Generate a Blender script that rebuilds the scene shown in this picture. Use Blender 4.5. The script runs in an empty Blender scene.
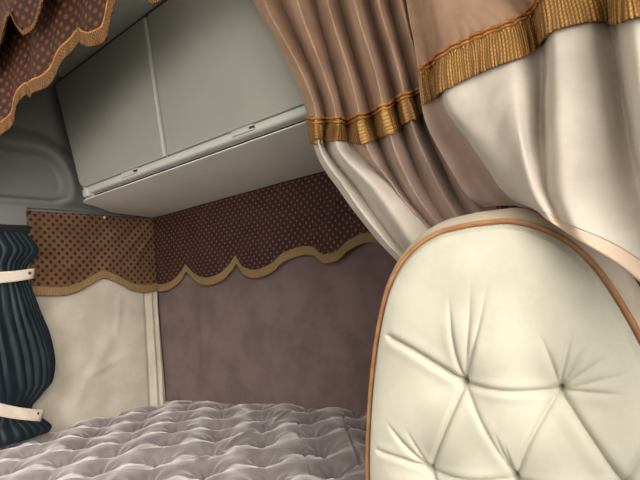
import bpy, bmesh, math, random
import numpy as np
from mathutils import Vector, Matrix
random.seed(4); rng = np.random.default_rng(4)
sc = bpy.context.scene
C = sc.collection
# ------------------------------------------------------------------ camera
F = 506.0
CAM = np.array([0.0, 0.0, 1.22])
RX = np.array([0.80544991, 0.14427664, 0.57483449])   # world X in camera axes
RY = np.array([0.58274312, -0.01607205, -0.81249747])
RZ = np.array([-0.10798564, 0.98940686, -0.09702145])
RW = np.array([RX, RY, RZ])
cd = bpy.data.cameras.new('camera'); cam = bpy.data.objects.new('camera', cd); C.objects.link(cam)
M4 = Matrix([list(map(float, RW[0])) + [CAM[0]], list(map(float, RW[1])) + [CAM[1]], list(map(float, RW[2])) + [CAM[2]], [0, 0, 0, 1]])
cam.matrix_world = M4
cd.sensor_fit = 'HORIZONTAL'; cd.sensor_width = 36.0; cd.lens = F / 640 * 36.0; cd.clip_start = 0.02
sc.camera = cam

def at(px, py, axis, val):
    """the place in the cab where a sight line meets a plane x/y/z = val"""
    r = RW @ np.array([px - 320.0, 240.0 - py, -F]); i = 'xyz'.index(axis)
    return CAM + r * ((val - CAM[i]) / r[i])

# ------------------------------------------------------------------ helpers
def lin(c):
    return tuple(((v / 255) / 12.92 if v / 255 <= 0.04045 else ((v / 255 + 0.055) / 1.055) ** 2.4) for v in c) + (1.0,)

def tag(o, label=None, cat=None, group=None, kind=None):
    if label: o['label'] = label
    if cat: o['category'] = cat
    if group: o['group'] = group
    if kind: o['kind'] = kind
    return o

def empty(name, loc, label, cat, group=None):
    o = bpy.data.objects.new(name, None); o.empty_display_size = 0.05
    C.objects.link(o); o.location = loc
    return tag(o, label, cat, group)

def link(name, verts, faces, mat, parent=None, uvs=None, smooth=True, solid=0.0, bevel=0.0, sub=0):
    """one mesh object; world coordinates in, parented without moving"""
    me = bpy.data.meshes.new(name)
    me.from_pydata([tuple(map(float, v)) for v in verts], [], [tuple(f) for f in faces])
    if uvs is not None:
        ul = me.uv_layers.new(name='UVMap')
        idx = np.empty(len(me.loops), dtype=np.int32); me.loops.foreach_get('vertex_index', idx)
        ul.data.foreach_set('uv', np.asarray(uvs, dtype=np.float32)[idx].ravel())
    me.materials.append(mat)
    bm = bmesh.new(); bm.from_mesh(me); bmesh.ops.recalc_face_normals(bm, faces=bm.faces); bm.to_mesh(me); bm.free()
    if smooth: me.polygons.foreach_set('use_smooth', [True] * len(me.polygons))
    o = bpy.data.objects.new(name, me); C.objects.link(o)
    if parent is not None:
        o.parent = parent
        off = Vector((0, 0, 0)); p = parent
        while p is not None: off += p.location; p = p.parent
        o.location = -off
    if solid:
        m = o.modifiers.new('thickness', 'SOLIDIFY'); m.thickness = solid; m.offset = 0
    if bevel:
        m = o.modifiers.new('soft_edges', 'BEVEL'); m.width = bevel; m.segments = 3; m.limit_method = 'ANGLE'
    if sub:
        m = o.modifiers.new('smooth', 'SUBSURF'); m.levels = sub; m.render_levels = sub
    return o

def gridfaces(nu, nv, closed=False):
    f = []
    for i in range(nu if closed else nu - 1):
        for j in range(nv - 1):
            a = i * nv + j; b = ((i + 1) % nu) * nv + j
            f.append((a, b, b + 1, a + 1))
    return f

def sheet(name, P, UV, mat, parent=None, **k):
    """P: nu x nv x 3"""
    nu, nv = P.shape[:2]
    return link(name, P.reshape(-1, 3), gridfaces(nu, nv), mat, parent, None if UV is None else UV.reshape(-1, 2), **k)

def boxvf(lo, hi):
    x0, y0, z0 = lo; x1, y1, z1 = hi
    v = [(x0, y0, z0), (x1, y0, z0), (x1, y1, z0), (x0, y1, z0), (x0, y0, z1), (x1, y0, z1), (x1, y1, z1), (x0, y1, z1)]
    f = [(0, 3, 2, 1), (4, 5, 6, 7), (0, 1, 5, 4), (1, 2, 6, 5), (2, 3, 7, 6), (3, 0, 4, 7)]
    return v, f

def box(name, lo, hi, mat, parent=None, bevel=0.0):
    v, f = boxvf(lo, hi)
    return link(name, v, f, mat, parent, smooth=bool(bevel), bevel=bevel)

def boxes(name, bl, mat, parent=None):
    V, Fa = [], []
    for lo, hi in bl:
        v, f = boxvf(lo, hi); n = len(V); V += v; Fa += [tuple(i + n for i in q) for q in f]
    return link(name, V, Fa, mat, parent, smooth=False)

def tube(name, pts, r, mat, parent=None, seg=10, closed=False, flat=1.0):
    pts = np.asarray(pts, float); n = len(pts); V = []; 
    up = np.array([0.0, 1.0, 0.0])
    for i in range(n):
        t = pts[min(i + 1, n - 1)] - pts[max(i - 1, 0)]; t /= np.linalg.norm(t) + 1e-9
        a = np.cross(t, up); 
        if np.linalg.norm(a) < 1e-3: a = np.cross(t, np.array([1.0, 0, 0]))
        a /= np.linalg.norm(a); b = np.cross(t, a)
        for k in range(seg):
            th = 2 * math.pi * k / seg
            V.append(pts[i] + r * (math.cos(th) * a + flat * math.sin(th) * b))
    Fa = []
    for i in range(n - 1):
        for k in range(seg):
            Fa.append((i * seg + k, i * seg + (k + 1) % seg, (i + 1) * seg + (k + 1) % seg, (i + 1) * seg + k))
    Fa.append(tuple(range(seg))[::-1]); Fa.append(tuple((n - 1) * seg + k for k in range(seg)))
    return link(name, V, Fa, mat, parent)

def dome(name, c, axis, r, h, mat, parent=None, seg=16, rings=5):
    """a low round stud whose flat face looks along -axis"""
    axis = np.asarray(axis, float); axis /= np.linalg.norm(axis)
    a = np.cross(axis, [0.3, 0.2, 0.93]); a /= np.linalg.norm(a); b = np.cross(axis, a)
    V, Fa = [], []
    for i in range(rings):
        t = i / (rings - 1) * math.pi / 2 * 0.93
        for k in range(seg):
            th = 2 * math.pi * k / seg
            V.append(np.asarray(c) + axis * h * math.sin(t) + r * math.cos(t) * (math.cos(th) * a + math.sin(th) * b))
    for i in range(rings - 1):
        for k in range(seg):
            Fa.append((i * seg + k, i * seg + (k + 1) % seg, (i + 1) * seg + (k + 1) % seg, (i + 1) * seg + k))
    Fa.append(tuple(range(seg))[::-1]); Fa.append(tuple((rings - 1) * seg + k for k in range(seg)))
    return link(name, V, Fa, mat, parent)

def slopes(x, y):
    x = np.asarray(x, float); y = np.asarray(y, float)
    d = np.diff(y) / np.diff(x); m = np.zeros(len(x)); m[0] = d[0]; m[-1] = d[-1]
    for i in range(1, len(x) - 1):
        if d[i - 1] * d[i] > 0: m[i] = 2 * d[i - 1] * d[i] / (d[i - 1] + d[i])
    return m

def pchip(x, y, q):
    x = np.asarray(x, float); y = np.asarray(y, float); q = np.asarray(q, float); m = slopes(x, y)
    i = np.clip(np.searchsorted(x, q) - 1, 0, len(x) - 2); h = x[i + 1] - x[i]; t = (q - x[i]) / h
    return ((2 * t**3 - 3 * t**2 + 1) * y[i] + (t**3 - 2 * t**2 + t) * h * m[i] + (-2 * t**3 + 3 * t**2) * y[i + 1] + (t**3 - t**2) * h * m[i + 1])

def ss(a, b, x):
    t = np.clip((x - a) / (b - a), 0, 1); return t * t * (3 - 2 * t)

def wnoise(u, v, seed, n=7, lo=1.0, hi=6.0):
    """smooth sum of random plane waves, about -1..1"""
    r = np.random.default_rng(seed); s = 0 * u
    for _ in range(n):
        k = r.uniform(lo, hi); th = r.uniform(0, math.pi); s = s + np.sin(k * (u * math.cos(th) + v * math.sin(th)) + r.uniform(0, 6.28)) / n
    return s * 1.6

# ------------------------------------------------------------------ materials
def newmat(name):
    m = bpy.data.materials.new(name); m.use_nodes = True
    nt = m.node_tree; b = nt.nodes['Principled BSDF']
    return m, nt, b

def N(nt, t, **k):
    n = nt.nodes.new(t)
    for a, v in k.items(): setattr(n, a, v)
    return n

def mth(nt, op, a, b=None):
    n = N(nt, 'ShaderNodeMath', operation=op)
    for i, x in enumerate((a, b)):
        if x is None: continue
        if isinstance(x, (int, float)): n.inputs[i].default_value = x
        else: nt.links.new(x, n.inputs[i])
    return n.outputs[0]

def mixc(nt, fac, a, b):
    n = N(nt, 'ShaderNodeMix', data_type='RGBA')
    nt.links.new(fac, n.inputs['Factor'])
    for i, x in ((6, a), (7, b)):
        if isinstance(x, tuple): n.inputs[i].default_value = x
        else: nt.links.new(x, n.inputs[i])
    return n.outputs[2]

def ramp(nt, src, lo, hi):
    n = N(nt, 'ShaderNodeMapRange'); n.interpolation_type = 'SMOOTHSTEP'
    nt.links.new(src, n.inputs[0]); n.inputs[1].default_value = lo; n.inputs[2].default_value = hi
    return n.outputs[0]

def noise(nt, scale, detail=4, rough=0.6, stretch=None):
    tc = N(nt, 'ShaderNodeTexCoord'); mp = N(nt, 'ShaderNodeMapping'); n = N(nt, 'ShaderNodeTexNoise')
    nt.links.new(tc.outputs['Object'], mp.inputs[0]); nt.links.new(mp.outputs[0], n.inputs['Vector'])
    if stretch: mp.inputs['Scale'].default_value = stretch
    n.inputs['Scale'].default_value = scale; n.inputs['Detail'].default_value = detail; n.inputs['Roughness'].default_value = rough
    return n.outputs['Fac']

def bump(nt, b, h, strength, dist):
    n = N(nt, 'ShaderNodeBump'); n.inputs['Strength'].default_value = strength; n.inputs['Distance'].default_value = dist
    nt.links.new(h, n.inputs['Height']); nt.links.new(n.outputs[0], b.inputs['Normal'])

def velvet(name, col, col2, sheen=0.35, rough=0.75, scale=9, tint=None, fine=0.12):
    m, nt, b = newmat(name)
    f = ramp(nt, noise(nt, scale, 5, 0.62), 0.35, 0.65)
    nt.links.new(mixc(nt, f, lin(col), lin(col2)), b.inputs['Base Color'])
    b.inputs['Roughness'].default_value = rough; b.inputs['Specular IOR Level'].default_value = 0.14
    b.inputs['Sheen Weight'].default_value = sheen; b.inputs['Sheen Roughness'].default_value = 0.45
    b.inputs['Sheen Tint'].default_value = lin(tint or col2)
    bump(nt, b, noise(nt, 260, 3), fine, 0.002)
    return m

def plastic(name, col, rough=0.55, grain=0.15):
    m, nt, b = newmat(name)
    f = ramp(nt, noise(nt, 3, 3), 0.3, 0.7)
    nt.links.new(mixc(nt, f, lin(col), lin(tuple(c * 0.95 for c in col))), b.inputs['Base Color'])
    b.inputs['Roughness'].default_value = rough
    bump(nt, b, noise(nt, 700, 2), grain, 0.0008)
    return m

def uvxy(nt):
    tc = N(nt, 'ShaderNodeTexCoord'); s = N(nt, 'ShaderNodeSeparateXYZ'); nt.links.new(tc.outputs['UV'], s.inputs[0])
    return s.outputs[0], s.outputs[1]

def dotted(name, base, dot, pitch, size, base2=None, sheen=0.15):
    """woven cloth with small lozenges on a diagonal lattice, in metres of cloth"""
    m, nt, b = newmat(name)
    u, v = uvxy(nt)
    p = mth(nt, 'DIVIDE', mth(nt, 'ADD', u, v), pitch); q = mth(nt, 'DIVIDE', mth(nt, 'SUBTRACT', u, v), pitch)
    fp = mth(nt, 'ABSOLUTE', mth(nt, 'SUBTRACT', mth(nt, 'FRACT', p), 0.5)); fq = mth(nt, 'ABSOLUTE', mth(nt, 'SUBTRACT', mth(nt, 'FRACT', q), 0.5))
    d = mth(nt, 'SQRT', mth(nt, 'ADD', mth(nt, 'POWER', fp, 2.0), mth(nt, 'POWER', fq, 2.0)))
    mask = ramp(nt, d, size + 0.05, size - 0.05)
    bc = mixc(nt, ramp(nt, noise(nt, 14, 4), 0.35, 0.65), lin(base), lin(base2 or tuple(c * 0.85 for c in base)))
    nt.links.new(mixc(nt, mask, bc, lin(dot)), b.inputs['Base Color'])
    b.inputs['Roughness'].default_value = 0.7; b.inputs['Specular IOR Level'].default_value = 0.25
    b.inputs['Sheen Weight'].default_value = sheen; b.inputs['Sheen Tint'].default_value = lin(dot)
    bump(nt, b, mth(nt, 'ADD', mask, noise(nt, 300, 2)), 0.25, 0.001)
    return m

def fringe_mat(name, col, dark, pitch, rows=None, depth=0.5):
    """threads hanging side by side"""
    m, nt, b = newmat(name)
    u, v = uvxy(nt)
    w = mth(nt, 'ADD', mth(nt, 'MULTIPLY', mth(nt, 'SINE', mth(nt, 'MULTIPLY', u, 2 * math.pi / pitch)), 0.5), 0.5)
    if rows:
        w2 = mth(nt, 'ADD', mth(nt, 'MULTIPLY', mth(nt, 'SINE', mth(nt, 'ADD', mth(nt, 'MULTIPLY', v, 2 * math.pi / rows), mth(nt, 'MULTIPLY', u, math.pi / pitch))), 0.5), 0.5)
        w = mth(nt, 'MULTIPLY', w, mth(nt, 'ADD', mth(nt, 'MULTIPLY', w2, 0.6), 0.4))
    f = mth(nt, 'MULTIPLY', w, mth(nt, 'ADD', noise(nt, 60, 3), 0.35))
    nt.links.new(mixc(nt, f, lin(dark), lin(col)), b.inputs['Base Color'])
    b.inputs['Roughness'].default_value = 0.6; b.inputs['Specular IOR Level'].default_value = 0.25
    bump(nt, b, w, depth, 0.002)
    return m

M = dict(
    cabinet=plastic('grey_cabinet_plastic', (142, 139, 128), 0.5),
    cabinet_light=plastic('pale_grey_plastic', (176, 174, 163), 0.45),
    under=plastic('underside_plastic', (232, 229, 216), 0.5),
    dark=plastic('dark_grey_moulding', (112, 113, 107), 0.6),
    mid=plastic('mid_grey_moulding', (120, 120, 116), 0.6),
    black=plastic('black_plastic', (26, 26, 26), 0.5),
    white=plastic('white_plastic', (215, 212, 200), 0.4),
    ceiling=velvet('pale_headliner', (222, 219, 206), (214, 211, 198), 0.1, 0.9, 5),
    floor=velvet('grey_floor_mat', (70, 68, 66), (58, 56, 55), 0.1, 0.9, 8),
    cream=velvet('cream_velvet', (194, 183, 166), (178, 166, 150), 0.3, 0.7, 6),
    mauve=velvet('mauve_velvet', (122, 101, 98), (108, 89, 87), 0.3, 0.8, 7, (150, 125, 120)),
    bed=velvet('silver_mauve_velvet', (128, 117, 117), (106, 95, 96), 1.0, 0.6, 9, (225, 218, 214)),
    navy=velvet('blue_black_satin', (27, 35, 40), (19, 26, 31), 0.2, 0.4, 12, (120, 140, 150)),
    tie=velvet('ivory_tie', (205, 190, 172), (190, 175, 156), 0.2, 0.8, 10),
    seat=velvet('ivory_velvet', (191, 186, 169), (180, 174, 157), 0.25, 0.6, 8, (230, 228, 216), 0.06),
    seatband=velvet('beige_velvet', (178, 164, 148), (168, 154, 138), 0.3, 0.65, 8),
    piping=velvet('tan_piping', (160, 118, 82), (146, 102, 66), 0.2, 0.5, 30),
    rose=velvet('rose_brown_velvet', (150, 121, 99), (134, 105, 86), 0.35, 0.7, 10, (225, 190, 165)),
    rose_low=velvet('rose_mauve_velvet', (164, 140, 125), (150, 125, 112), 0.35, 0.7, 10, (225, 205, 190)),
    pale=velvet('pale_rose_velvet', (190, 179, 166), (175, 163, 150), 0.35, 0.7, 8, (240, 230, 220)),
    peach=velvet('peach_lining', (192, 170, 148), (180, 156, 134), 0.2, 0.7, 8),
    wallcloth=dotted('bronze_spotted_cloth', (112, 80, 56), (48, 30, 25), 0.036, 0.29, (98, 68, 48)),
    backcloth=dotted('dark_red_lozenge_cloth', (62, 35, 32), (116, 80, 68), 0.032, 0.21, (52, 29, 27)),
    pelcloth=dotted('red_brown_lozenge_cloth', (50, 24, 11), (88, 49, 25), 0.034, 0.27, (40, 19, 10), 0.04),
    fringe=fringe_mat('dull_gold_fringe', (160, 130, 88), (116, 90, 56), 0.0045),
    gold=fringe_mat('old_gold_fringe', (194, 146, 80), (104, 70, 32), 0.0045, 0.007, 0.9),
    goldp=fringe_mat('amber_fringe', (134, 90, 42), (64, 40, 16), 0.006, 0.010, 0.8),
    cord=velvet('bronze_cord', (166, 112, 64), (134, 86, 44), 0.2, 0.5, 60),
)

# ------------------------------------------------------------------ the cab
XL, XR, YB, YF, ZC = -2.20, 0.42, 1.63, -0.95, 2.315
S = dict(kind='structure')
def struct(o): o['kind'] = 'structure'; return o
struct(box('floor', (XL - 0.06, YF - 0.06, -0.06), (XR + 0.06, YB + 0.06, 0.0), M['floor']))
HX0, HX1, HY0, HY1 = -1.75, -1.05, -0.40, 0.25                              # unseen roof hatch, added to light the bunk and side panel
struct(boxes('ceiling', [((XL - 0.06, YF - 0.06, ZC), (HX0, YB + 0.06, ZC + 0.06)), ((HX1, YF - 0.06, ZC), (XR + 0.06, YB + 0.06, ZC + 0.06)), ((HX0, YF - 0.06, ZC), (HX1, HY0, ZC + 0.06)), ((HX0, HY1, ZC), (HX1, YB + 0.06, ZC + 0.06))], M['ceiling']))
struct(box('wall_back', (XL - 0.06, YB, 0.0), (XR + 0.06, YB + 0.06, ZC), M['mid']))
WY0, WY1, WZ0, WZ1 = -0.80, 0.42, 1.05, 1.98
def sidewall(name, x0, x1, m):
    return struct(boxes(name, [((x0, YF, 0), (x1, WY0, ZC)), ((x0, WY1, 0), (x1, YB, ZC)), ((x0, WY0, 0), (x1, WY1, WZ0)), ((x0, WY0, WZ1), (x1, WY1, ZC))], m))
sidewall('wall_left', XL - 0.06, XL, M['mid'])
sidewall('wall_right', XR, XR + 0.06, M['dark'])
FZ0, FZ1 = 1.0, 2.12
struct(boxes('wall_front', [((XL, YF - 0.06, 0), (XR, YF, FZ0)), ((XL, YF - 0.06, FZ1), (XR, YF, ZC)), ((XL, YF - 0.06, FZ0), (XL + 0.08, YF, FZ1)), ((XR - 0.08, YF - 0.06, FZ0), (XR, YF, FZ1))], M['mid']))

# moulded panel above the side valance: a shallow rounded recess with a soft raised rim
ny, nz = 120, 90
yy = np.linspace(0.46, 1.629, ny); zz = np.linspace(1.69, ZC - 0.001, nz)
Yg, Zg = np.meshgrid(yy, zz, indexing='ij')
cy, cz, hy, hz, rr = 0.72, 1.828, 0.45, 0.115, 0.10
ax = np.maximum(np.abs(Yg - cy + 0.25 * (Zg - cz)) - (hy - rr), 0); az = np.maximum(np.abs(Zg - cz) - (hz - rr), 0)
sd = np.hypot(ax, az) - rr
depth = 0.05 - 0.035 * ss(0.0, -0.03, sd) + 0.012 * np.exp(-((sd - 0.012) / 0.02) ** 2)
depth = depth + 0.0 * Yg - 0.03 * ss(0.03, 0.10, sd) * ss(1.9, 1.98, Zg)
depth = depth - 0.035 * ss(1.735, 1.692, Zg)
P = np.stack([XL + depth, Yg, Zg], -1)
struct(sheet('trim_1', P, None, M['dark'], solid=0.0))
struct(box('trim_2', (XL, 0.46, 1.612), (XL + 0.03, 1.0, 1.70), M['mid'], bevel=0.006))

# ------------------------------------------------------------------ overhead cabinet
cabinet = empty('overhead_cabinet', (-0.95, 1.36, 1.675), 'long grey overhead cabinet fixed across the cab above the mauve wall panel', 'cabinet')
zs = [1.676, 1.677, 1.679, 1.680, 1.6805, 1.6915, 1.692, 1.72, 2.20, 2.235, 2.25]
def footprint(z):
    t = (z - 1.676) / (2.25 - 1.676)
    xf = -1.885 - 0.14 * t; yf = 1.108
    if z < 1.6802: yf = 1.094 + (0.003 if z < 1.6765 or z > 1.6795 else 0.0)
    elif z < 1.6917: yf = 1.130
    pin = 0.004 if z < 1.6765 or z > 2.24 else 0.0
    pts = [(XR - 0.02, 1.626), (XR - 0.02, yf + pin)]
    for k in range(9):                                                     # rounded front left corner
        a = math.pi * 1.5 - math.pi * 0.43 * k / 8
        pts.append((xf + 0.0 + 0.10 * math.cos(a), yf + 0.10 + (0.10 - pin) * math.sin(a)))
    pts.append((-2.10 - 0.0 * t, 1.34)); pts.append((-2.165, 1.626))
    return pts
V, Fa = [], []
for z in zs: V += [(x, y, z) for x, y in footprint(z)]
n = len(footprint(1.7))
for i in range(len(zs) - 1):
    for k in range(n): Fa.append((i * n + k, i * n + (k + 1) % n, (i + 1) * n + (k + 1) % n, (i + 1) * n + k))
Fa.append(tuple(range(n))[::-1]); Fa.append(tuple((len(zs) - 1) * n + k for k in range(n)))
link('body', V, Fa, M['under'], cabinet, smooth=False)

def door(x0a, x0b, x1, x1b=None, ztop=2.245, zbot=1.722, rb=0.05):
    """slab with rounded corners; its left edge runs from x0a (bottom) to x0b (top)"""
    out = []
    cs = [(x0a, zbot, math.pi), (x1, zbot, 1.5 * math.pi), (x1 if x1b is None else x1b, ztop, 0), (x0b, ztop, 0.5 * math.pi)]
    r = [rb, 0.006, 0.006, 0.012]
    sx = [1, -1, -1, 1]; sz = [1, 1, -1, -1]
    for (x, z, a0), q, a, b in zip(cs, r, sx, sz):
        for k in range(5):
            th = a0 + k * math.pi / 8
            out.append((x + a * q + q * math.cos(th), z + b * q + q * math.sin(th)))
    V, Fa = [], []
    c = np.mean(out, axis=0)
    def ring(y, inset):
        for x, z in out:
            z = z + (min(x, -1.0) + 1.39) * 0.06 * (z - 1.72) / 0.52
            d = np.array([x, z]) - c; V.append((x - inset * np.sign(d[0]), y, z - inset * np.sign(d[1])))
    ring(1.104, 0.0); ring(1.085, 0.0); ring(1.081, 0.0015); ring(1.079, 0.005)
    m = len(out)
    for i in range(3):
        for k in range(m): Fa.append((i * m + k, i * m + (k + 1) % m, (i + 1) * m + (k + 1) % m, (i + 1) * m + k))
    Fa.append(tuple(range(m))[::-1]); Fa.append(tuple(3 * m + k for k in range(m)))
    return V, Fa
d1 = link('door', *door(-1.915, -2.045, -1.374, -1.424), M['cabinet'], cabinet, smooth=False)
d2 = link('door', *door(-1.354, -1.404, -0.545, rb=0.006), M['cabinet'], cabinet, smooth=False)
d3 = link('door', *door(-0.515, -0.515, 0.38, rb=0.006), M['cabinet'], cabinet, smooth=False)
V, Fa = boxvf((-1.372, 1.0775, 1.722), (-1.360, 1.103, 2.238))
V = [(x - (0.05 if z > 2 else 0.0), y, z) for x, y, z in V]
tag(link('divider', V, Fa, M['cabinet_light'], cabinet, smooth=False), 'pale grey divider strip')
box('divider', (-0.541, 1.077, 1.722), (-0.525, 1.103, 2.238), M['cabinet_light'], cabinet, 0.002)
# rounded rail under the doors, a slot left open behind it
nx = 60; xs = np.linspace(-1.852, 0.38, nx)
prof = [(1.106, 1.7195), (1.084, 1.7195), (1.079, 1.717), (1.0775, 1.713), (1.0775, 1.706), (1.079, 1.698), (1.083, 1.694), (1.089, 1.692), (1.106, 1.692)]
P = np.array([[(x, y, z) for (y, z) in prof] for x in xs])
rail = sheet('bottom_rail', P, None, M['cabinet_light'], cabinet)
V = [(x, y, z + dz_) for y in (1.098, 1.14) for dz_ in (0.0, 0.022) for x, z in ((-2.05, 2.207), (-1.39, 2.247), (-1.0, 2.270), (0.38, 2.270))]
link('gap_shade', V, [(0, 1, 5, 4), (1, 2, 6, 5), (2, 3, 7, 6), (12, 13, 9, 8), (13, 14, 10, 9), (14, 15, 11, 10), (0, 4, 12, 8), (3, 11, 15, 7), (4, 5, 13, 12), (5, 6, 14, 13), (6, 7, 15, 14), (0, 8, 9, 1), (1, 9, 10, 2), (2, 10, 11, 3)], M['black'], cabinet, smooth=False)  # black strip painting the shade of the gap above the doors
box('gap_shade', (-1.86, 1.109, 1.681), (0.38, 1.128, 1.691), M['black'], cabinet)  # shade inside the slot behind the rail, put in as a black strip
for px, py in ((130, 176), (243, 128)):
    c = at(px, py, 'y', 1.077); c[2] = 1.7085
    la = boxes('latch', [((c[0] - 0.045, 1.0725, c[2] + 0.004), (c[0] + 0.045, 1.079, c[2] + 0.008)), ((c[0] - 0.045, 1.0725, c[2] - 0.008), (c[0] + 0.045, 1.079, c[2] - 0.004)), ((c[0] - 0.045, 1.0745, c[2] - 0.006), (c[0] + 0.026, 1.079, c[2] + 0.006))], M['cabinet_light'], cabinet)
    sl = box('latch_slot', (c[0] + 0.026, 1.0735, c[2] - 0.004), (c[0] + 0.045, 1.079, c[2] + 0.004), M['black'], la)
c = at(91, 196, 'y', 1.085)
tag(box('end_cap', (c[0] - 0.046, 1.0745, 1.682), (c[0] - 0.008, 1.112, 1.716), M['cabinet_light'], cabinet, 0.008), 'pale plastic end cap')

# ------------------------------------------------------------------ bed
bed = empty('bunk_bed', (-1.2, 1.15, 0.0), 'wide bunk with a buttoned silver mauve velvet mattress below the wall panels', 'bed')
def bed_front(x):
    return 0.58 + 0.40 * ss(-0.86, -0.70, x)
bx0, bx1 = XL + 0.004, XR - 0.01
# frame under the mattress
V = [(bx0, 0.60, 0), (-0.86, 0.60, 0), (-0.68, 1.0, 0), (bx1, 1.0, 0), (bx1, 1.62, 0), (bx0, 1.62, 0)]
V = V + [(x, y, 0.55) for x, y, _ in V]
Fa = [(5, 4, 3, 2, 1, 0), (6, 7, 8, 9, 10, 11)] + [(i, (i + 1) % 6, 6 + (i + 1) % 6, 6 + i) for i in range(6)]
link('bed_base', V, Fa, M['mid'], bed, smooth=False)
nu, nv = 640, 320
HX, HY = 0.112, 0.1185                                                    # half spacings of the tufting lattice
u = np.linspace(0, 1, nu)
X1 = bx0 + (bx1 - bx0) * u
Ug = np.repeat(X1[:, None], nv, 1)
tv = np.linspace(0, 1, nv)
Yg = bed_front(Ug) + (1.622 - bed_front(Ug)) * tv[None, :]
X, Y = Ug + 0.012 * wnoise(Ug * 2, Yg * 2, 5), Yg + 0.012 * wnoise(Ug * 2, Yg * 2, 9)
a = (X + 2.043) / (2 * HX); b = (Y - 0.964) / (2 * HY)
p, q = a + b, a - b                                                       # tufts at integer p, q
def near(t): return np.abs(t - np.round(t))
cell = np.abs(np.sin(math.pi * p) * np.sin(math.pi * q))
dx = (near_p := (p - np.round(p))); dq = (q - np.round(q))
lx = (dx + dq) * HX; ly = (dx - dq) * HY; rad = np.hypot(lx, ly); ang = np.arctan2(ly, lx)
puff = 0.026 + 0.007 * (cell + 0.02) ** 0.5
pit = -0.032 * np.exp(-((lx / 0.054) ** 2 + (ly / 0.046) ** 2)) - 0.010 * np.exp(-(rad / 0.013) ** 2)
idr = np.sin(np.round(p) * 12.9898 + np.round(q) * 78.233) * 43758.5
idr = idr - np.floor(idr)
pleat = 0.0042 * np.sin(ang * 9 + idr * 6) * np.exp(-((rad - 0.032) / 0.020) ** 2) * ss(0.006, 0.02, rad)
pleat += 0.0022 * np.sin(ang * 5 + idr * 17) * np.exp(-((rad - 0.055) / 0.025) ** 2)
Z = 0.742 + puff + pit + pleat + 0.010 * wnoise(X * 3, Y * 3, 21) + 0.003 * wnoise(X * 14, Y * 14, 22)
# one long soft crease across the cover, and a stitched seam towards the door side
def crease(x, y, pA, pB, w, h):
    pA = np.array(pA); pB = np.array(pB); d = pB - pA; L = np.hypot(*d); d = d / L
    s = (x - pA[0]) * d[0] + (y - pA[1]) * d[1]; t = -(x - pA[0]) * d[1] + (y - pA[1]) * d[0]
    return h * np.exp(-(t / w) ** 2) * ss(-0.02, 0.05, s) * ss(L + 0.02, L - 0.08, s)
cA = at(191, 467, 'z', 0.76)[:2]; cB = at(303, 411, 'z', 0.76)[:2]
Z += crease(X, Y, cA, cB, 0.010, 0.016) - crease(X, Y + 0.02, cA, cB, 0.008, 0.006)
sA = at(309, 478, 'z', 0.75)[:2]; sB = at(299, 424, 'z', 0.75)[:2]
Z -= crease(X, Y, sA, sB, 0.004, 0.008)
sA = at(360, 470, 'z', 0.75)[:2]; sB = at(342, 418, 'z', 0.75)[:2]
Z -= crease(X, Y, sA, sB, 0.004, 0.012)
edge = np.minimum(np.minimum(1.622 - Yg, Ug - bx0), Yg - bed_front(Ug))
Z = Z - 0.03 * (1 - ss(0.0, 0.07, Yg - bed_front(Ug))) - 0.008 * (1 - ss(0.0, 0.05, edge))
top = np.stack([Ug, Yg, Z], -1)
# roll the front down to the base
drop = []
for zf, o in ((0.68, -0.012), (0.62, -0.012), (0.56, 0.0)):
    r_ = top[:, :1].copy(); r_[:, 0, 1] += o; r_[:, 0, 2] = zf; drop.append(r_)
P = np.concatenate([drop[2], drop[1], drop[0], top], 1)
sheet('mattress_cover', P, None, M['bed'], bed)

# ------------------------------------------------------------------ velvet panels on the walls
ny, nz = 260, 120
yy = np.linspace(0.90, 1.612, ny); zz = np.linspace(0.70, 1.66, nz)
Yg, Zg = np.meshgrid(yy, zz, indexing='ij')
off = 0.012 + 0.004 * wnoise(Yg * 4, Zg * 3, 31) + 0.0015 * wnoise(Yg * 16, Zg * 9, 32)
k = Yg + 0.03 * (1.3 - Zg)
for c0, w, h in ((1.570, 0.014, 0.016), (1.598, 0.010, 0.020), (1.545, 0.012, -0.008), (1.584, 0.006, -0.010)):
    off += h * np.exp(-((k - c0) / w) ** 2) * (1 - 0.75 * ss(1.345, 1.40, Zg))
# diagonal soft creases hanging from the middle of the side panel
off += crease(Yg, Zg, (1.36, 1.12), (1.12, 0.82), 0.03, 0.005) + crease(Yg, Zg, (1.40, 1.30), (1.37, 1.10), 0.02, 0.005)
off += crease(Yg, Zg, (1.12, 0.93), (1.45, 1.02), 0.015, 0.004)
off = np.maximum(off, 0.003)
P = np.stack([XL + 0.002 + off, Yg, Zg], -1)
o = sheet('velvet_wall_panel', P, None, M['cream'], solid=0.003)
tag(o, 'plain cream velvet panel on the side wall, behind the dark tied curtain', 'wall panel')
nx, nz = 300, 120
xx = np.linspace(XL + 0.012, XR - 0.004, nx); zz = np.linspace(0.70, 1.66, nz)
Xg, Zg = np.meshgrid(xx, zz, indexing='ij')
off = 0.010 + 0.003 * wnoise(Xg * 4, Zg * 3, 41) + 0.0012 * wnoise(Xg * 15, Zg * 12, 42)
off += crease(Xg, Zg, (-1.9, 0.86), (-1.85, 1.3), 0.02, 0.004) + crease(Xg, Zg, (-1.35, 1.02), (-1.0, 0.92), 0.02, 0.004)
P = np.stack([Xg, YB - 0.002 - np.maximum(off, 0.003), Zg], -1)
o = sheet('velvet_wall_panel', P, None, M['mauve'], solid=0.003)
tag(o, 'dusky mauve velvet panel covering the back wall above the bunk', 'wall panel')

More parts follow.
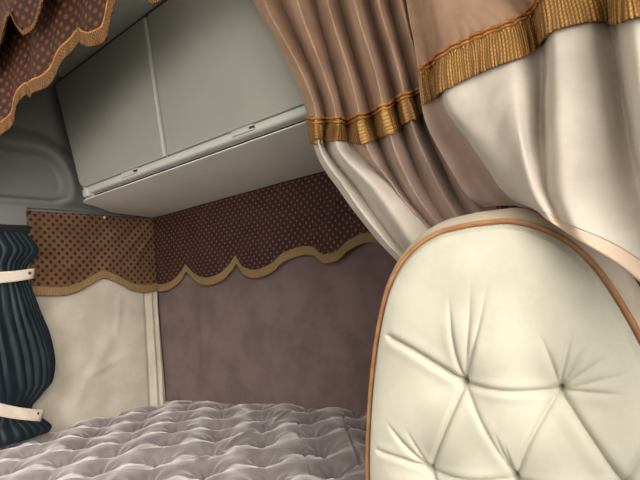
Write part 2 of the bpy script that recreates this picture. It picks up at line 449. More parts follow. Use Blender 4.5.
# ------------------------------------------------------------------ scalloped valances
def valance(root, u0, u1, hem, top, width, place, wave, cloth, fringe, nu=260, nv=40, cordr=0.0, cordmat=None, vw=None):
    """place(u, z, off): where a point of the cloth stands; hem(u): height of the fringe's lower edge"""
    uu = np.linspace(u0, u1, nu); H = hem(uu); T = top(uu) if callable(top) else top + 0 * uu
    t = np.linspace(0, 1, nv)
    Zg = (H + width * 0.55)[:, None] * (1 - t) + T[:, None] * t
    Ug = np.repeat(uu[:, None], nv, 1)
    off = wave(Ug, Zg)
    P = place(Ug, Zg, off); UV = np.stack([Ug + 0.35 * off, Zg], -1)
    sheet('cloth', P, UV, cloth, root, solid=0.003)
    nf = 9; tf = np.linspace(0, 1, nf)
    Zf = H[:, None] + width * tf; Uf = np.repeat(uu[:, None], nf, 1)
    bulge = 0.006 + 0.003 * np.exp(-((tf - 0.9) / 0.1) ** 2)
    s = np.concatenate([[0], np.cumsum(np.hypot(np.diff(uu), np.diff(H)))])
    rag = 0.0012 * np.sin(s * 900)[:, None] * (1 - tf)[None, :]
    P = place(Uf, Zf + rag * 1.5, wave(Uf, Zf) + bulge[None, :] + rag)
    UV = np.stack([np.repeat(s[:, None], nf, 1), np.repeat((tf * width)[None, :], nu, 0)], -1)
    fr = sheet('fringe', P, UV, fringe, root, solid=0.004)
    if cordr:
        pts = place(uu, H + width, wave(uu, H + width) + 0.009)
        tube('cord', pts, cordr, cordmat, fr, 6)
    return fr

def hemfn(pts):
    pts = np.array(sorted(map(tuple, pts))); return lambda u: pchip(pts[:, 0], pts[:, 1], np.clip(u, pts[0, 0], pts[-1, 0]))
def cusped(cusps, zc, zl):
    """round scallops hanging between sharp upward points"""
    cusps = np.array(cusps)
    def f(u):
        i = np.clip(np.searchsorted(cusps, u) - 1, 0, len(cusps) - 2)
        t = np.clip((u - cusps[i]) / (cusps[i + 1] - cusps[i]), 0, 1)
        return zl + (zc - zl) * np.abs(2 * t - 1) ** 2.2
    return f

# side wall
sv = empty('scalloped_valance', (XL, 1.3, 1.685), 'bronze scalloped valance with dark spots on the side wall, over the cream panel', 'valance')
hl = [(y_, z_ - 0.012) for y_, z_ in [(0.94, 1.340), (0.997, 1.335), (1.119, 1.326), (1.186, 1.338), (1.25, 1.366), (1.308, 1.390), (1.382, 1.362), (1.458, 1.322), (1.541, 1.310), (1.625, 1.325)]]
placeL = lambda u, z, off: np.stack([XL + 0.028 + off, u, z], -1)
def waveL(u, z):
    g = ss(1.68, 1.45, z)
    w = 0.010 + 0.006 * g * np.sin(u * 14) + 0.004 * wnoise(u * 6, z * 5, 51)
    # soft swag lines falling from the upper right corner
    for a_, b_, h in ((1.60, 1.30, 0.009), (1.63, 1.44, 0.008), (1.52, 1.1, 0.009)):
        w = w + crease(u, z, (a_, 1.66), (b_, 1.40), 0.018, h)
    return w
valance(sv, 0.99, 1.606, hemfn(hl), lambda u: 1.6745 + 0 * u, 0.036, placeL, waveL, M['wallcloth'], M['fringe'])
for px, py in ((29, 213), (91, 218), (105, 217)):
    c = at(px, py, 'x', XL + 0.045); dome('snap', (XL + 0.036, c[1], min(c[2], 1.664)), (1, 0, 0), 0.008, 0.008, M['black'] if px != 105 else M['white'], sv)
# back wall
bv = empty('scalloped_valance', (-0.9, YB, 1.685), 'dark red brown scalloped valance with pale lozenges along the back wall, below the cabinet', 'valance')
cus = [-2.27, -1.928, -1.591, -1.25, -0.925, -0.59, -0.25, 0.09, 0.43]
base = cusped(cus, 1.374, 1.295)
right = hemfn([(x_, z_ - 0.034) for x_, z_ in ((-1.591, 1.408), (-1.545, 1.352), (-1.47, 1.331), (-1.39, 1.343), (-1.31, 1.384), (-1.22, 1.396), (-1.165, 1.388), (-1.112, 1.350), (-1.06, 1.352), (-1.00, 1.385), (-0.93, 1.404), (-0.86, 1.385), (-0.79, 1.345), (-0.72, 1.352), (-0.62, 1.398), (-0.52, 1.36), (-0.43, 1.338), (-0.34, 1.37), (-0.27, 1.40), (-0.18, 1.36), (-0.08, 1.338), (0.02, 1.37), (0.10, 1.40), (0.2, 1.36), (0.3, 1.338), (0.45, 1.37))])
hb = lambda u: np.where(u < -1.591, base(u), right(u))
placeB = lambda u, z, off: np.stack([u, YB - 0.022 - off, z], -1)
def waveB(u, z):
    g = ss(1.68, 1.40, z)
    return 0.008 + 0.008 * g * (np.cos((u + 1.25) * 2 * math.pi / 0.337 + math.pi) + 1) * 0.5 + 0.003 * wnoise(u * 7, z * 5, 61)
valance(bv, XL + 0.052, XR - 0.01, hb, lambda u: 1.6735 + 0 * u, 0.036, placeB, waveB, M['backcloth'], M['fringe'], nu=520)

# pelmet hung across the cab under the headliner, two tiers
YP = 0.72
pel = empty('fringed_pelmet', (-1.3, YP, ZC), 'red brown two-tier pelmet with amber fringe hanging from the headliner', 'pelmet')
hp = [at(x, y, 'y', YP - 0.014)[[0, 2]] for x, y in ((-60, 215), (-25, 172), (0, 135), (12, 116), (21, 98), (25, 94), (31, 97), (41, 91), (52, 75), (59, 64), (67, 52), (73, 43), (78, 41), (84, 44), (94, 47), (102, 41), (108, 28), (113, 12), (118, -2), (128, -12), (140, -8), (150, 2), (158, 4), (166, -2), (180, -30), (196, -52), (206, -50), (216, -42), (228, -60), (245, -90))]
placeP = lambda u, z, off: np.stack([u, YP - off, z], -1)
def waveP(u, z):
    g = ss(ZC, 1.95, z)
    return 0.006 + g * (0.007 * np.sin((u - 0.5 * (z - 1.9)) * 2 * math.pi / 0.30 + 0.6) + 0.006 * np.sin(u * 47))
valance(pel, hp[0][0] + 0.01, -0.80, hemfn(hp), lambda u: ZC - 0.002 + 0 * u, 0.036, placeP, waveP, M['pelcloth'], M['goldp'], nu=420, nv=50, cordr=0.003, cordmat=M['cord'])
ht = [at(x, y, 'y', YP - 0.05)[[0, 2]] for x, y in ((-70, 150), (-40, 112), (-20, 85), (0, 60), (9, 44), (15, 22), (18, 17), (22, 30), (26, 35), (33, 29), (41, 19), (50, 3), (58, -14), (66, -28), (72, -26), (80, -22))]
ht = [(u_, min(z_, ZC - 0.03)) for u_, z_ in ht] + [(-0.95, 2.16), (-0.62, 2.15)]
placeT = lambda u, z, off: np.stack([u, YP - 0.05 - off, z], -1)
def waveT(u, z):
    g = ss(ZC, 2.05, z)
    return 0.006 + g * 0.012 * np.sin((u - 0.5 * (z - 1.9)) * 2 * math.pi / 0.26 + 1.9)
tier = bpy.data.objects.new('upper_tier', None); C.objects.link(tier); tier.parent = pel
valance(tier, ht[0][0] + 0.01, -0.80, hemfn(ht), lambda u: ZC - 0.002 + 0 * u, 0.011, placeT, waveT, M['pelcloth'], M['goldp'], nu=300, nv=36)

# ------------------------------------------------------------------ dark window curtain with two ivory ties
dc = empty('tied_curtain', (XL + 0.06, 0.88, 0.78), 'blue black pleated curtain gathered by two ivory ties at the side wall', 'curtain')
zk = [0.788, 0.805, 0.835, 0.865, 0.89, 0.93, 0.98, 1.05, 1.15, 1.25, 1.34, 1.385, 1.41, 1.44, 1.50, 1.545, 1.572]
yl = [0.70, 0.69, 0.70, 0.73, 0.75, 0.74, 0.71, 0.69, 0.69, 0.71, 0.74, 0.76, 0.765, 0.755, 0.74, 0.73, 0.735]
yr = [1.0, 1.012, 0.99, 0.952, 0.945, 0.98, 1.025, 1.035, 1.022, 0.992, 0.965, 0.95, 0.948, 0.955, 1.0, 0.975, 0.95]
th_ = [0.050, 0.052, 0.046, 0.034, 0.030, 0.044, 0.055, 0.058, 0.056, 0.050, 0.042, 0.034, 0.032, 0.034, 0.046, 0.042, 0.040]
nth, nzc = 360, 130
zz = np.linspace(zk[0], zk[-1], nzc); th = np.linspace(0, 2 * math.pi, nth, endpoint=False)
L = pchip(zk, yl, zz); R = pchip(zk, yr, zz); D = pchip(zk, th_, zz)
ang, Zg = np.meshgrid(th, zz, indexing='ij')
cyy = ((L + R) / 2)[None, :]; ry = ((R - L) / 2)[None, :]; rx = D[None, :]
amp = 0.10 + 0.09 * ss(0.05, 0.06, rx)
fold = amp * (np.abs(np.sin(ang * 17 + 1.3 * np.sin(Zg * 5 + ang) + 0.9 * np.sin(ang * 3) + 0.7 * np.sin(ang * 5 + 1) + 5 * (0.86 - cyy) * 0)) - 0.6) + 0.05 * np.sin(ang * 7 + Zg * 9)
se = lambda c: np.sign(c) * np.abs(c) ** 0.75
P = np.stack([XL + 0.094 + rx * se(np.cos(ang)) * (1 + fold), cyy + ry * se(np.sin(ang)) * (1 + 0.30 * fold), Zg], -1)
V = P.reshape(-1, 3); Fa = gridfaces(nth, nzc, True)
Fa.append(tuple(i * nzc for i in range(nth))); Fa.append(tuple(i * nzc + nzc - 1 for i in range(nth))[::-1])
link('pleated_cloth', V, Fa, M['navy'], dc)
def tie(zl, zr, w, yend, tip):
    ys = np.linspace(0.70, yend, 40); ws = np.linspace(-1, 1, 7)
    Yg, Wg = np.meshgrid(ys, ws, indexing='ij')
    t = (Yg - 0.70) / (yend - 0.70)
    zc_ = zl + (zr - zl) * t - 0.012 * np.sin(t * math.pi)
    ww = w * (1 - 0.15 * t)
    x = XL + 0.094 + 0.047 * np.sqrt(np.clip(1 - (np.clip((Yg - 0.86) / 0.125, -1, 1)) ** 4, 0, 1)) + 0.002 * wnoise(Yg * 30, Wg, 71)
    x = np.maximum(x, XL + 0.095)
    P = np.stack([x, Yg + 0.012 * (t > 0.97) * Wg * tip, zc_ + Wg * ww / 2], -1)
    o = tag(sheet('tieback', P, None, M['tie'], dc, solid=0.005), 'ivory cloth tie')
    return o
t1 = tie(1.405, 1.405, 0.046, 0.966, 0.2)
c = at(24, 272, 'x', XL + 0.105); dome('snap', (XL + 0.1325, 0.944, 1.406), (1, 0, 0.0), 0.007, 0.012, M['black'], t1)
t2 = tie(0.985, 0.856, 0.050, 0.969, 0.6)
c = at(32, 423, 'x', XL + 0.1); dome('snap', (XL + 0.1295, 0.949, 0.870), (1, 0, 0.0), 0.006, 0.012, M['black'], t2)
box_rail = box('curtain_rail', (XL, 0.50, 1.575), (XL + 0.045, 1.0, 1.612), M['black'], None, 0.006)
tag(box_rail, 'black rail on the side wall above the blue black curtain', 'curtain rail')

# ------------------------------------------------------------------ seat
seat = empty('driver_seat', (-0.265, 0.70, 0.0), 'ivory velvet seat with buttoned back and tan piping in the foreground', 'seat')
SX, SY = -0.265, 0.80
half = [(0.242, 0.50), (0.252, 0.70), (0.254, 0.80), (0.249, 0.88), (0.232, 0.985), (0.204, 1.10), (0.182, 1.165), (0.163, 1.207), (0.140, 1.240), (0.112, 1.265), (0.080, 1.283), (0.046, 1.2925), (0.0, 1.295)]
hx = np.array([h[0] for h in half]); hz_ = np.array([h[1] for h in half])
s_ = np.concatenate([[0], np.cumsum(np.hypot(np.diff(hx), np.diff(hz_)))])
def outline(scale_out=0.0, n=90):
    q = np.linspace(0, s_[-1], n); x = pchip(s_, hx, q); z = pchip(s_, hz_, q)
    dx_, dz_ = np.gradient(x), np.gradient(z); l = np.hypot(dx_, dz_); nx_, nz_ = dz_ / l, -dx_ / l
    xo, zo = x + nx_ * scale_out, z + nz_ * scale_out
    xo[-1] = 0
    right = np.stack([SX + xo, zo], -1); left = np.stack([SX - xo[:-1], zo[:-1]], -1)[::1]
    return np.concatenate([left, right[::-1]])                             # bottom left, over the top, bottom right
# front cushion: grid in (t over height, s across), shaped by its distance to the outline
def widths(z):
    return np.interp(z, hz_, hx)
nt_, ns_ = 420, 380
tt = np.sin(np.linspace(0, 1, nt_) ** 0.8 * math.pi / 2)
zrow = 0.50 + (1.2945 - 0.50) * tt
qd = np.linspace(0, s_[-1], 400); xd = pchip(s_, hx, qd); zd = pchip(s_, hz_, qd)
wrow = np.interp(zrow, zd, xd)
sg = np.sin(np.linspace(-1, 1, ns_) * math.pi / 2 * 0.8) / math.sin(math.pi / 2 * 0.8)
Xs = SX + wrow[:, None] * sg[None, :]; Zs = np.repeat(zrow[:, None], ns_, 1)
OL = outline(0, 160)
flat = np.stack([Xs.ravel(), Zs.ravel()], -1); dist = np.empty(len(flat))
for i in range(0, len(flat), 4000):
    dist[i:i + 4000] = np.sqrt(((flat[i:i + 4000, None, :] - OL[None]) ** 2).sum(-1)).min(1)
dist = dist.reshape(Xs.shape); dist[:, 0] = 0; dist[:, -1] = 0; dist[-1] = 0
e = np.clip(dist / 0.085, 0, 1)
H = 0.032 * np.sqrt(np.clip(1 - (1 - e) ** 2, 0, 1)) + 0.012 * ss(0.05, 0.22, dist)
btn = [at(463, 384, 'y', SY - 0.03), at(557, 392, 'y', SY - 0.03), at(428, 472, 'y', SY - 0.03), at(515, 480, 'y', SY - 0.03)]
btn = [(float(p_[0]), float(p_[2])) for p_ in btn]
dxr = btn[1][0] - btn[0][0]
btn += [(btn[3][0] + dxr * 1.02, btn[3][1] + 0.003)]
btn += [(btn[0][0] + 0.0, btn[2][1] - 0.135), (btn[1][0], btn[2][1] - 0.135), (btn[2][0] + 0.0, btn[2][1] - 0.27), (btn[3][0], btn[2][1] - 0.27), (btn[4][0], btn[2][1] - 0.27)]
def seg(x, z, A, B, w, d, fade0=0.02, fade1=0.02, puff=0.35, bow=0.0):
    A = np.array(A); B = np.array(B); v = B - A; L = np.hypot(*v); v = v / L
    s = ((x - A[0]) * v[0] + (z - A[1]) * v[1]) / L
    t = -(x - A[0]) * v[1] + (z - A[1]) * v[0] + bow * np.sin(np.clip(s, 0, 1) * math.pi)
    m_ = ss(-fade0, fade0, s) * (1 - ss(1 - fade1, 1 + fade1 * 0.2, s))
    g = -np.exp(-np.abs(t / w) ** 1.3) + puff * np.exp(-((np.abs(t) - 3.0 * w) / (2.4 * w)) ** 2)
    return d * m_ * g
for bxz in btn:
    r_ = np.hypot(Xs - bxz[0], Zs - bxz[1])
    H -= 0.018 * np.exp(-(r_ / 0.016)) + 0.010 * np.exp(-(r_ / 0.045) ** 2)
def pxz(px, py): p_ = at(px, py, 'y', SY - 0.035); return (float(p_[0]), float(p_[2]))
b0, b1, b2, b3, b4, b5, b6 = btn[:7]
folds = [(b0, b1, 0.004, 0.008, .02, .02, .004), (b0, b2, 0.004, 0.007, .02, .02, -.003), (b1, b3, 0.004, 0.006, .02, .02, .003), (b0, b3, 0.005, 0.004, .02, .02, 0), (b1, b4, 0.006, 0.009, .02, .02, -.003),
         (b2, b3, 0.004, 0.006, .02, .02, .004), (b3, b4, 0.004, 0.006, .02, .02, .003), (b2, b5, .004, .007, .02, .02, 0), (b3, b5, .004, .007, .02, .02, 0), (b3, b6, .004, .007, .02, .02, 0), (b4, b6, .004, .007, .02, .02, 0)]
for A, B, w, d, f0, f1, bow in folds: H += seg(Xs, Zs, A, B, w * 0.75, d, f0, f1, 0.18, bow)
rays = [(b0, (382, 336), .0055, .011, .1, .006), (b0, (449, 300), .004, .007, .6, -.004), (b0, (470, 285), .006, .006, .7, .004), (b0, (486, 290), .004, .006, .7, .004),
        (b0, (410, 350), .004, .004, .5, 0), (b1, (572, 330), .004, .006, .6, 0), (b1, (590, 342), .004, .006, .6, 0), (b1, (605, 358), .004, .005, .6, 0), (b1, (540, 335), .005, .005, .7, .003), (b1, (622, 396), .004, .006, .5, 0), (b1, (628, 375), .004, .004, .5, 0),
        (b2, (372, 452), .004, .008, .1, .003), (b2, (385, 424), .004, .007, .4, -.002), (b2, (405, 430), .003, .004, .5, 0), (b3, (495, 430), .004, .005, .6, 0), (b3, (505, 440), .003, .004, .6, 0), (b4, (660, 420), .004, .006, .2, 0)]
for A, B, w, d, f1, bow in rays: H += seg(Xs, Zs, A, pxz(*B), w * 0.75, d * 0.9, .03, f1, 0.15, bow)
H += 0.0015 * wnoise(Xs * 14, Zs * 10, 81) * ss(0, 0.08, dist)
P = np.stack([Xs, SY - H * ss(0, 0.012, dist) - 0.0, Zs], -1)
bc = sheet('back_cushion', P, None, M['seat'], seat)
for bxz in btn[:5]:
    i = np.argmin((Xs - bxz[0]) ** 2 + (Zs - bxz[1]) ** 2); pt = P.reshape(-1, 3)[i]
    dome('button', (bxz[0], pt[1] + 0.001, bxz[1]), (0, -1, 0), 0.0055, 0.003, M['seat'], bc, 12, 4)
pi_ = outline(0.002, 90)
tube('piping', [(x, SY - 0.002, z) for x, z in pi_], 0.0044, M['piping'], seat, 10)['label'] = 'tan piping along the edge of the back'
# side band from the seam round to the back shell
rings = [(0.0, 0.0), (0.014, 0.012), (0.024, 0.035), (0.027, 0.065), (0.019, 0.095), (0.0, 0.112)]
P = np.array([[(x, SY + dy, z) for (x, z) in outline(o_, 90)] for o_, dy in rings])
band = sheet('side_band', P, None, M['seatband'], seat)
OLb = outline(0.0, 90); nb = len(OLb)
link('back_shell', [(x, SY + 0.112, z) for x, z in OLb] + [(SX, SY + 0.118, 0.9)], [(i, i + 1, nb) for i in range(nb - 1)] + [(nb - 1, 0, nb)], M['seatband'], seat)
# cushion and pedestal below the frame
box('seat_cushion', (SX - 0.25, 0.28, 0.40), (SX + 0.25, 0.90, 0.535), M['seat'], seat, 0.05)
box('pedestal', (SX - 0.2, 0.36, 0.0), (SX + 0.2, 0.84, 0.41), M['black'], seat, 0.03)

# ------------------------------------------------------------------ drapes
def drape(cols, ztop, spread, nu, vst, nper, extra=None, wr=(0, 0)):
    """cols: fold lines, each a list of (px, py, Y) through shared stations from top to hem.
    Returns P[nu, nv, 3], and row index of each station."""
    W = []
    for c in cols:
        pts = [at(x, y, 'y', Y) for x, y, Y in c]
        d = pts[0] - pts[1]; d = d / d[2]                                   # carry the fold on up to the rail
        tp = pts[0] + d * (ztop - pts[0][2]) * spread; tp[2] = ztop; tp[1] = pts[0][1] * 0.5 + (pts[0][1] + 0.0) * 0.5
        W.append([tp] + pts)
    W = np.array(W)
    if extra is not None: W = np.concatenate([W, extra(W)], 1)
    nc, nst = W.shape[:2]
    cu = np.concatenate([[0], np.cumsum(np.linalg.norm(np.diff(W[:, 2, :], axis=0), axis=1) + 0.012)]); cu /= cu[-1]
    uu = np.linspace(0, 1, nu)
    A = np.zeros((nu, nst, 3))
    for j in range(nst):
        for k_ in range(3): A[:, j, k_] = pchip(cu, W[:, j, k_], uu)
    rows = np.concatenate([np.linspace(j, j + 1, nper[j], endpoint=False) for j in range(nst - 1)] + [[nst - 1.0]])
    P = np.zeros((nu, len(rows), 3))
    for _ in range(3):                                                      # soften the crests of the folds
        E_ = np.concatenate([A[:1]] * 4 + [A] + [A[-1:]] * 4); kw = np.array([1, 4, 7, 10, 11, 10, 7, 4, 1.0]); kw /= kw.sum()
        A = sum(kw[i_] * E_[i_:i_ + nu] for i_ in range(9))
    sv_ = np.concatenate([[0], np.cumsum(np.linalg.norm(np.diff(W.mean(0), axis=0), axis=1))])
    q = np.interp(rows, np.arange(nst), sv_)
    for i in range(nu):
        for k_ in range(3): P[i, :, k_] = pchip(sv_, A[i, :, k_], q)
    st = [int(np.argmin(np.abs(rows - j))) for j in range(nst)]
    return P, st, uu, cu, q

def normals(P):
    n_ = np.cross(np.gradient(P, axis=0), np.gradient(P, axis=1)); n_ /= np.linalg.norm(n_, axis=-1, keepdims=True) + 1e-9
    f = np.sign(((CAM - P) * n_).sum(-1).mean()); return n_ * f            # towards the front of the cab

def fringe_strip(name, P, st, s1, s2, mat, root, lift=0.009, cordr=0.004, cordmat=None):
    nrm = normals(P)
    # smooth normals a little so that threads stay parallel
    Q = P[:, s1:s2 + 1]; n_ = nrm[:, s1:s2 + 1]
    nv_ = Q.shape[1]; t = np.linspace(0, 1, nv_)
    arc = np.concatenate([[0], np.cumsum(np.linalg.norm(np.diff(Q[:, 0], axis=0), axis=1))])
    rag = 0.0015 * np.sin(arc * 1000)[:, None]
    Q2 = Q + n_ * (lift * (0.35 + 0.65 * np.sin(np.clip(t * 1.6 + 0.2, 0, 1.57)))[None, :, None] + rag[..., None] * t[None, :, None])
    Q2[:, -1] += rag * (Q[:, -1] - Q[:, -2]) / (np.linalg.norm(Q[:, -1] - Q[:, -2], axis=1, keepdims=True) + 1e-9)
    L_ = np.linalg.norm(Q[:, -1] - Q[:, 0], axis=1).mean()
    UV = np.stack([np.repeat(arc[:, None], nv_, 1), np.repeat((t * L_)[None], len(arc), 0)], -1)
    fr = sheet(name, Q2, UV, mat, root, solid=0.003)
    tube('cord', Q[:, 0] + n_[:, 0] * 0.008, cordr, cordmat, fr, 8)
    tube('cord', Q[:, 2] + n_[:, 2] * 0.008, cordr * 0.75, cordmat, fr, 8)
    return fr

# drape bunched in narrow folds, its lower end gathered behind the seat
A_ = [
    [(253, 0, 1.03), (308, 117, 1.03), (313, 143, 1.03), (343, 196, 1.03), (392, 256, 1.02)],
    [(264, 0, 0.96), (317, 119, 0.96), (319, 144, 0.985), (351, 196, 1.00), (399, 256, 1.00)],
    [(281, 0, 1.055), (326, 119, 1.045), (324, 140, 1.05), (357, 189, 1.05), (403, 251, 1.03)],
    [(297, 0, 0.94), (336, 118, 0.945), (336, 141, 0.98), (376, 190, 0.97), (414, 243, 0.97)],
    [(315, 0, 1.055), (346, 123, 1.045), (350, 142, 1.03), (398, 190, 1.02), (428, 231, 1.0)],
    [(327, 0, 0.94), (359, 115, 0.945), (366, 143, 0.96), (396, 190, 1.00), (427, 227, 1.0)],
    [(338, 0, 1.055), (371, 113, 1.045), (378, 139, 1.045), (402, 190, 1.04), (430, 225, 1.02)],
    [(354, 0, 0.925), (383, 106, 0.93), (390, 134, 0.945), (410, 184, 0.97), (436, 222, 0.99)],
    [(369, 0, 1.055), (396, 99, 1.045), (402, 126, 1.045), (420, 178, 1.04), (443, 219, 1.02)],
    [(378, 0, 0.93), (404, 95, 0.93), (411, 121, 0.945), (432, 172, 0.965), (455, 214, 0.98)],
    [(388, 0, 1.055), (413, 92, 1.045), (421, 117, 1.045), (444, 168, 1.04), (466, 211, 1.02)],
    [(401, 0, 0.94), (423, 88, 0.95), (428, 111, 0.96), (452, 166, 0.975), (476, 208, 0.99)],
    [(416, 0, 1.02), (433, 85, 1.02), (440, 108, 1.02), (474, 162, 1.02), (496, 206, 1.02)]]
def tailA(W):
    n_ = len(W); t = np.linspace(0, 1, n_); o_ = (W[:, -1, 1] - 1.0) * 0.6
    k1 = np.stack([-0.40 + 0.27 * t, 1.0 + o_, 1.13 + 0 * t], -1)
    k2 = np.stack([-0.36 + 0.22 * t, 1.01 + o_, 0.80 + 0 * t], -1)
    return np.stack([k1, k2], 1)
PA, st, uu, cu, q = drape(A_, 2.258, 0.75, 460, None, [26, 40, 14, 24, 24, 12, 12], tailA)
PA += normals(PA) * (0.0016 * wnoise(PA[..., 0] * 22, PA[..., 2] * 12, 91))[..., None]
def gathers(P, uu, st, n, amp):
    rows = np.arange(P.shape[1]); g = np.exp(-np.clip(st[2] - rows, 0, None) / 9.0) * (rows <= st[2] + 3) + 0.12 * (rows > st[2] + 3) * np.exp(-(rows - st[2] - 3) / 12.0)
    ph = n * uu + 2.2 * np.sin(uu * 21) + 1.4 * np.sin(uu * 47 + 1)
    P += normals(P) * (amp * np.sin(ph)[:, None] * g[None, :])[..., None]
gathers(PA, uu, st, 190, 0.0012)
dA = empty('sleeper_curtain', (-0.6, 1.0, 2.24), 'rose brown velvet curtain bunched in narrow folds with a cream turned edge', 'curtain')
sheet('upper_drape', PA[:, :st[2] + 3], None, M['rose'], dA, solid=0.003)
uc = int(np.searchsorted(uu, cu[4]))
sheet('lining', PA[:uc + 1, st[2] + 2:], None, M['pale'], dA, solid=0.003)['label'] = 'cream turned lining'
sheet('lower_drape', PA[uc:, st[2] + 2:], None, M['rose_low'], dA, solid=0.003)
fringe_strip('fringe', PA, st, st[2], st[3], M['gold'], dA, 0.008, 0.0032, M['cord'])

# broad drape in front of it, swept over the shoulder of the seat
B_ = [
    [(405, 0, 0.93), (417, 71, 0.92), (421, 107, 0.92), (446, 165, 0.93), (466, 196, 0.94), (482, 207, 0.96)],
    [(420, 0, 0.95), (432, 61, 0.94), (437, 98, 0.94), (466, 160, 0.95), (488, 195, 0.95), (508, 205, 0.95)],
    [(434, 0, 0.87), (446, 51, 0.86), (449, 91, 0.855), (484, 150, 0.84), (511, 190, 0.82), (541, 213, 0.765)],
    [(452, 0, 0.865), (470, 40, 0.855), (475, 78, 0.85), (503, 148, 0.81), (523, 189, 0.78), (547, 219, 0.742)],
    [(478, 0, 0.86), (505, 27, 0.85), (511, 65, 0.83), (521, 140, 0.78), (533, 187, 0.755), (553, 223, 0.738)],
    [(505, -25, 0.90), (533, 8, 0.885), (540, 46, 0.885), (541, 135, 0.85), (546, 188, 0.785), (562, 229, 0.742)],
    [(530, -36, 0.81), (550, -6, 0.80), (557, 33, 0.79), (563, 135, 0.76), (568, 193, 0.735), (582, 242, 0.715)],
    [(565, -45, 0.815), (582, -14, 0.805), (590, 25, 0.80), (604, 135, 0.765), (612, 200, 0.735), (617, 263, 0.70)],
    [(590, -50, 0.83), (602, -17, 0.82), (610, 24, 0.845), (627, 135, 0.805), (639, 208, 0.735), (643, 284, 0.68)],
    [(622, -60, 0.745), (632, -22, 0.735), (638, 23, 0.715), (650, 135, 0.67), (667, 218, 0.665), (672, 305, 0.65)],
    [(668, -70, 0.72), (690, -32, 0.71), (700, 12, 0.71), (722, 135, 0.67), (735, 228, 0.65), (738, 344, 0.63)],
    [(740, -80, 0.65), (765, -45, 0.64), (780, 0, 0.64), (798, 135, 0.62), (808, 240, 0.60), (810, 396, 0.58)]]
PB, stb, uub, cub, qb = drape(B_, 2.258, 0.55, 420, None, [26, 30, 18, 24, 20, 26])
PB += normals(PB) * (0.0022 * wnoise(PB[..., 0] * 16, PB[..., 2] * 9, 95) + 0.0010 * wnoise(PB[..., 0] * 50, PB[..., 2] * 24, 96))[..., None]
gathers(PB, uub, stb, 170, 0.0018)
dB = empty('sleeper_curtain', (-0.2, 0.8, 2.24), 'broad pale velvet curtain with old gold fringe, swept over the shoulder of the ivory seat', 'curtain')
sheet('upper_drape', PB[:, :stb[2] + 3], None, M['rose'], dB, solid=0.003)
u2 = int(np.searchsorted(uub, (cub[1] * 0.35 + cub[2] * 0.65)))
sheet('inner_edge', PB[:u2 + 1, stb[2] + 2:], None, M['rose_low'], dB, solid=0.003)['label'] = 'rose brown inner edge'
hb_ = stb[6] - 7
sheet('lower_drape', PB[u2:, stb[2] + 2:hb_ + 1], None, M['pale'], dB, solid=0.003)
# hem band turned under
hem = PB[u2:, hb_:].copy(); last = hem[:, -1:]
un = last + np.array([0.0, 0.02, 0.006]); un2 = last + np.array([0.0, 0.03, 0.03])
sheet('hem_band', np.concatenate([hem, un, un2], 1), None, M['peach'], dB, solid=0.002)['label'] = 'peach hem band'
fringe_strip('fringe', PB, stb, stb[2], stb[3], M['gold'], dB, 0.009, 0.0034, M['cord'])
# rails on the headliner that carry the drapes
def rail_along(row, name):
    pts = row.copy(); m_ = np.linspace(0, len(pts) - 1, 14).astype(int)
    ln = np.polyfit(pts[:, 0], pts[:, 1], 2); xs_ = np.linspace(pts[:, 0].min() - 0.03, pts[:, 0].max() + 0.03, 30)
    o = tube(name, [(x, np.polyval(ln, x), ZC - 0.027) for x in xs_], 0.026, M['mid'], None, 8)
    return struct(o)
rail_along(PA[:, 0], 'trim_3')
rail_along(PB[:, 0], 'trim_4')

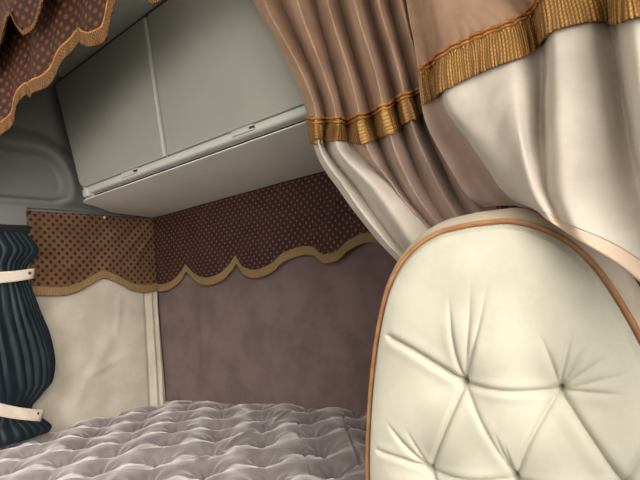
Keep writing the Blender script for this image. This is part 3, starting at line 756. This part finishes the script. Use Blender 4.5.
# ------------------------------------------------------------------ daylight
GLOW, HORIZON, ZENITH, GROUND = 7.0, 0.32, 1.0, 2.2
w = bpy.data.worlds.new('daylight'); sc.world = w; w.use_nodes = True
nt = w.node_tree; bg = nt.nodes['Background']
bg.inputs[0].default_value = (1.0, 0.978, 0.93, 1.0)                     # bright overcast sky, strongest overhead
tc = N(nt, 'ShaderNodeTexCoord'); sp = N(nt, 'ShaderNodeSeparateXYZ'); dt = N(nt, 'ShaderNodeVectorMath', operation='DOT_PRODUCT')
nt.links.new(tc.outputs['Generated'], sp.inputs[0]); nt.links.new(tc.outputs['Generated'], dt.inputs[0])
sd_ = Vector((0.84, -0.40, 0.36)).normalized(); dt.inputs[1].default_value = sd_      # hazy sun beyond the driver's window
glow = ramp(nt, dt.outputs['Value'], 0.70, 1.0)
gnd = mth(nt, 'MULTIPLY', ramp(nt, mth(nt, 'MULTIPLY', sp.outputs[2], -1.0), 0.0, 0.35), GROUND)      # sunlit ground outside
nt.links.new(mth(nt, 'ADD', mth(nt, 'ADD', mth(nt, 'MULTIPLY', glow, GLOW), mth(nt, 'ADD', gnd, HORIZON)), mth(nt, 'MULTIPLY', ramp(nt, sp.outputs[2], -0.1, 1.0), ZENITH)), bg.inputs[1])
def portal(name, loc, rot, sx, sy):
    ld = bpy.data.lights.new(name, 'AREA'); ld.shape = 'RECTANGLE'; ld.size = sx; ld.size_y = sy
    ld.cycles.is_portal = True
    o = bpy.data.objects.new(name, ld); C.objects.link(o); o.location = loc; o.rotation_euler = rot
    return o
portal('windscreen_daylight', ((XL + XR) / 2, YF - 0.03, (FZ0 + FZ1) / 2), (math.pi / 2, 0, 0), XR - XL - 0.16, FZ1 - FZ0)
portal('side_window_daylight', (XL - 0.03, (WY0 + WY1) / 2, (WZ0 + WZ1) / 2), (0, -math.pi / 2, 0), WZ1 - WZ0, WY1 - WY0)
portal('added_hatch_daylight', ((HX0 + HX1) / 2, (HY0 + HY1) / 2, ZC + 0.05), (0, 0, 0), HX1 - HX0, HY1 - HY0)  # sky light through the added, unseen hatch
portal('door_window_daylight', (XR + 0.03, (WY0 + WY1) / 2, (WZ0 + WZ1) / 2), (0, math.pi / 2, 0), WZ1 - WZ0, WY1 - WY0)
sc.view_settings.view_transform = 'Standard'; sc.view_settings.look = 'None'
sc.view_settings.gamma = 1.0; sc.view_settings.use_curve_mapping = False
sc.view_settings.exposure = 1.32
sc.cycles.use_denoising = True
sc.cycles.max_bounces = 8; sc.cycles.diffuse_bounces = 6
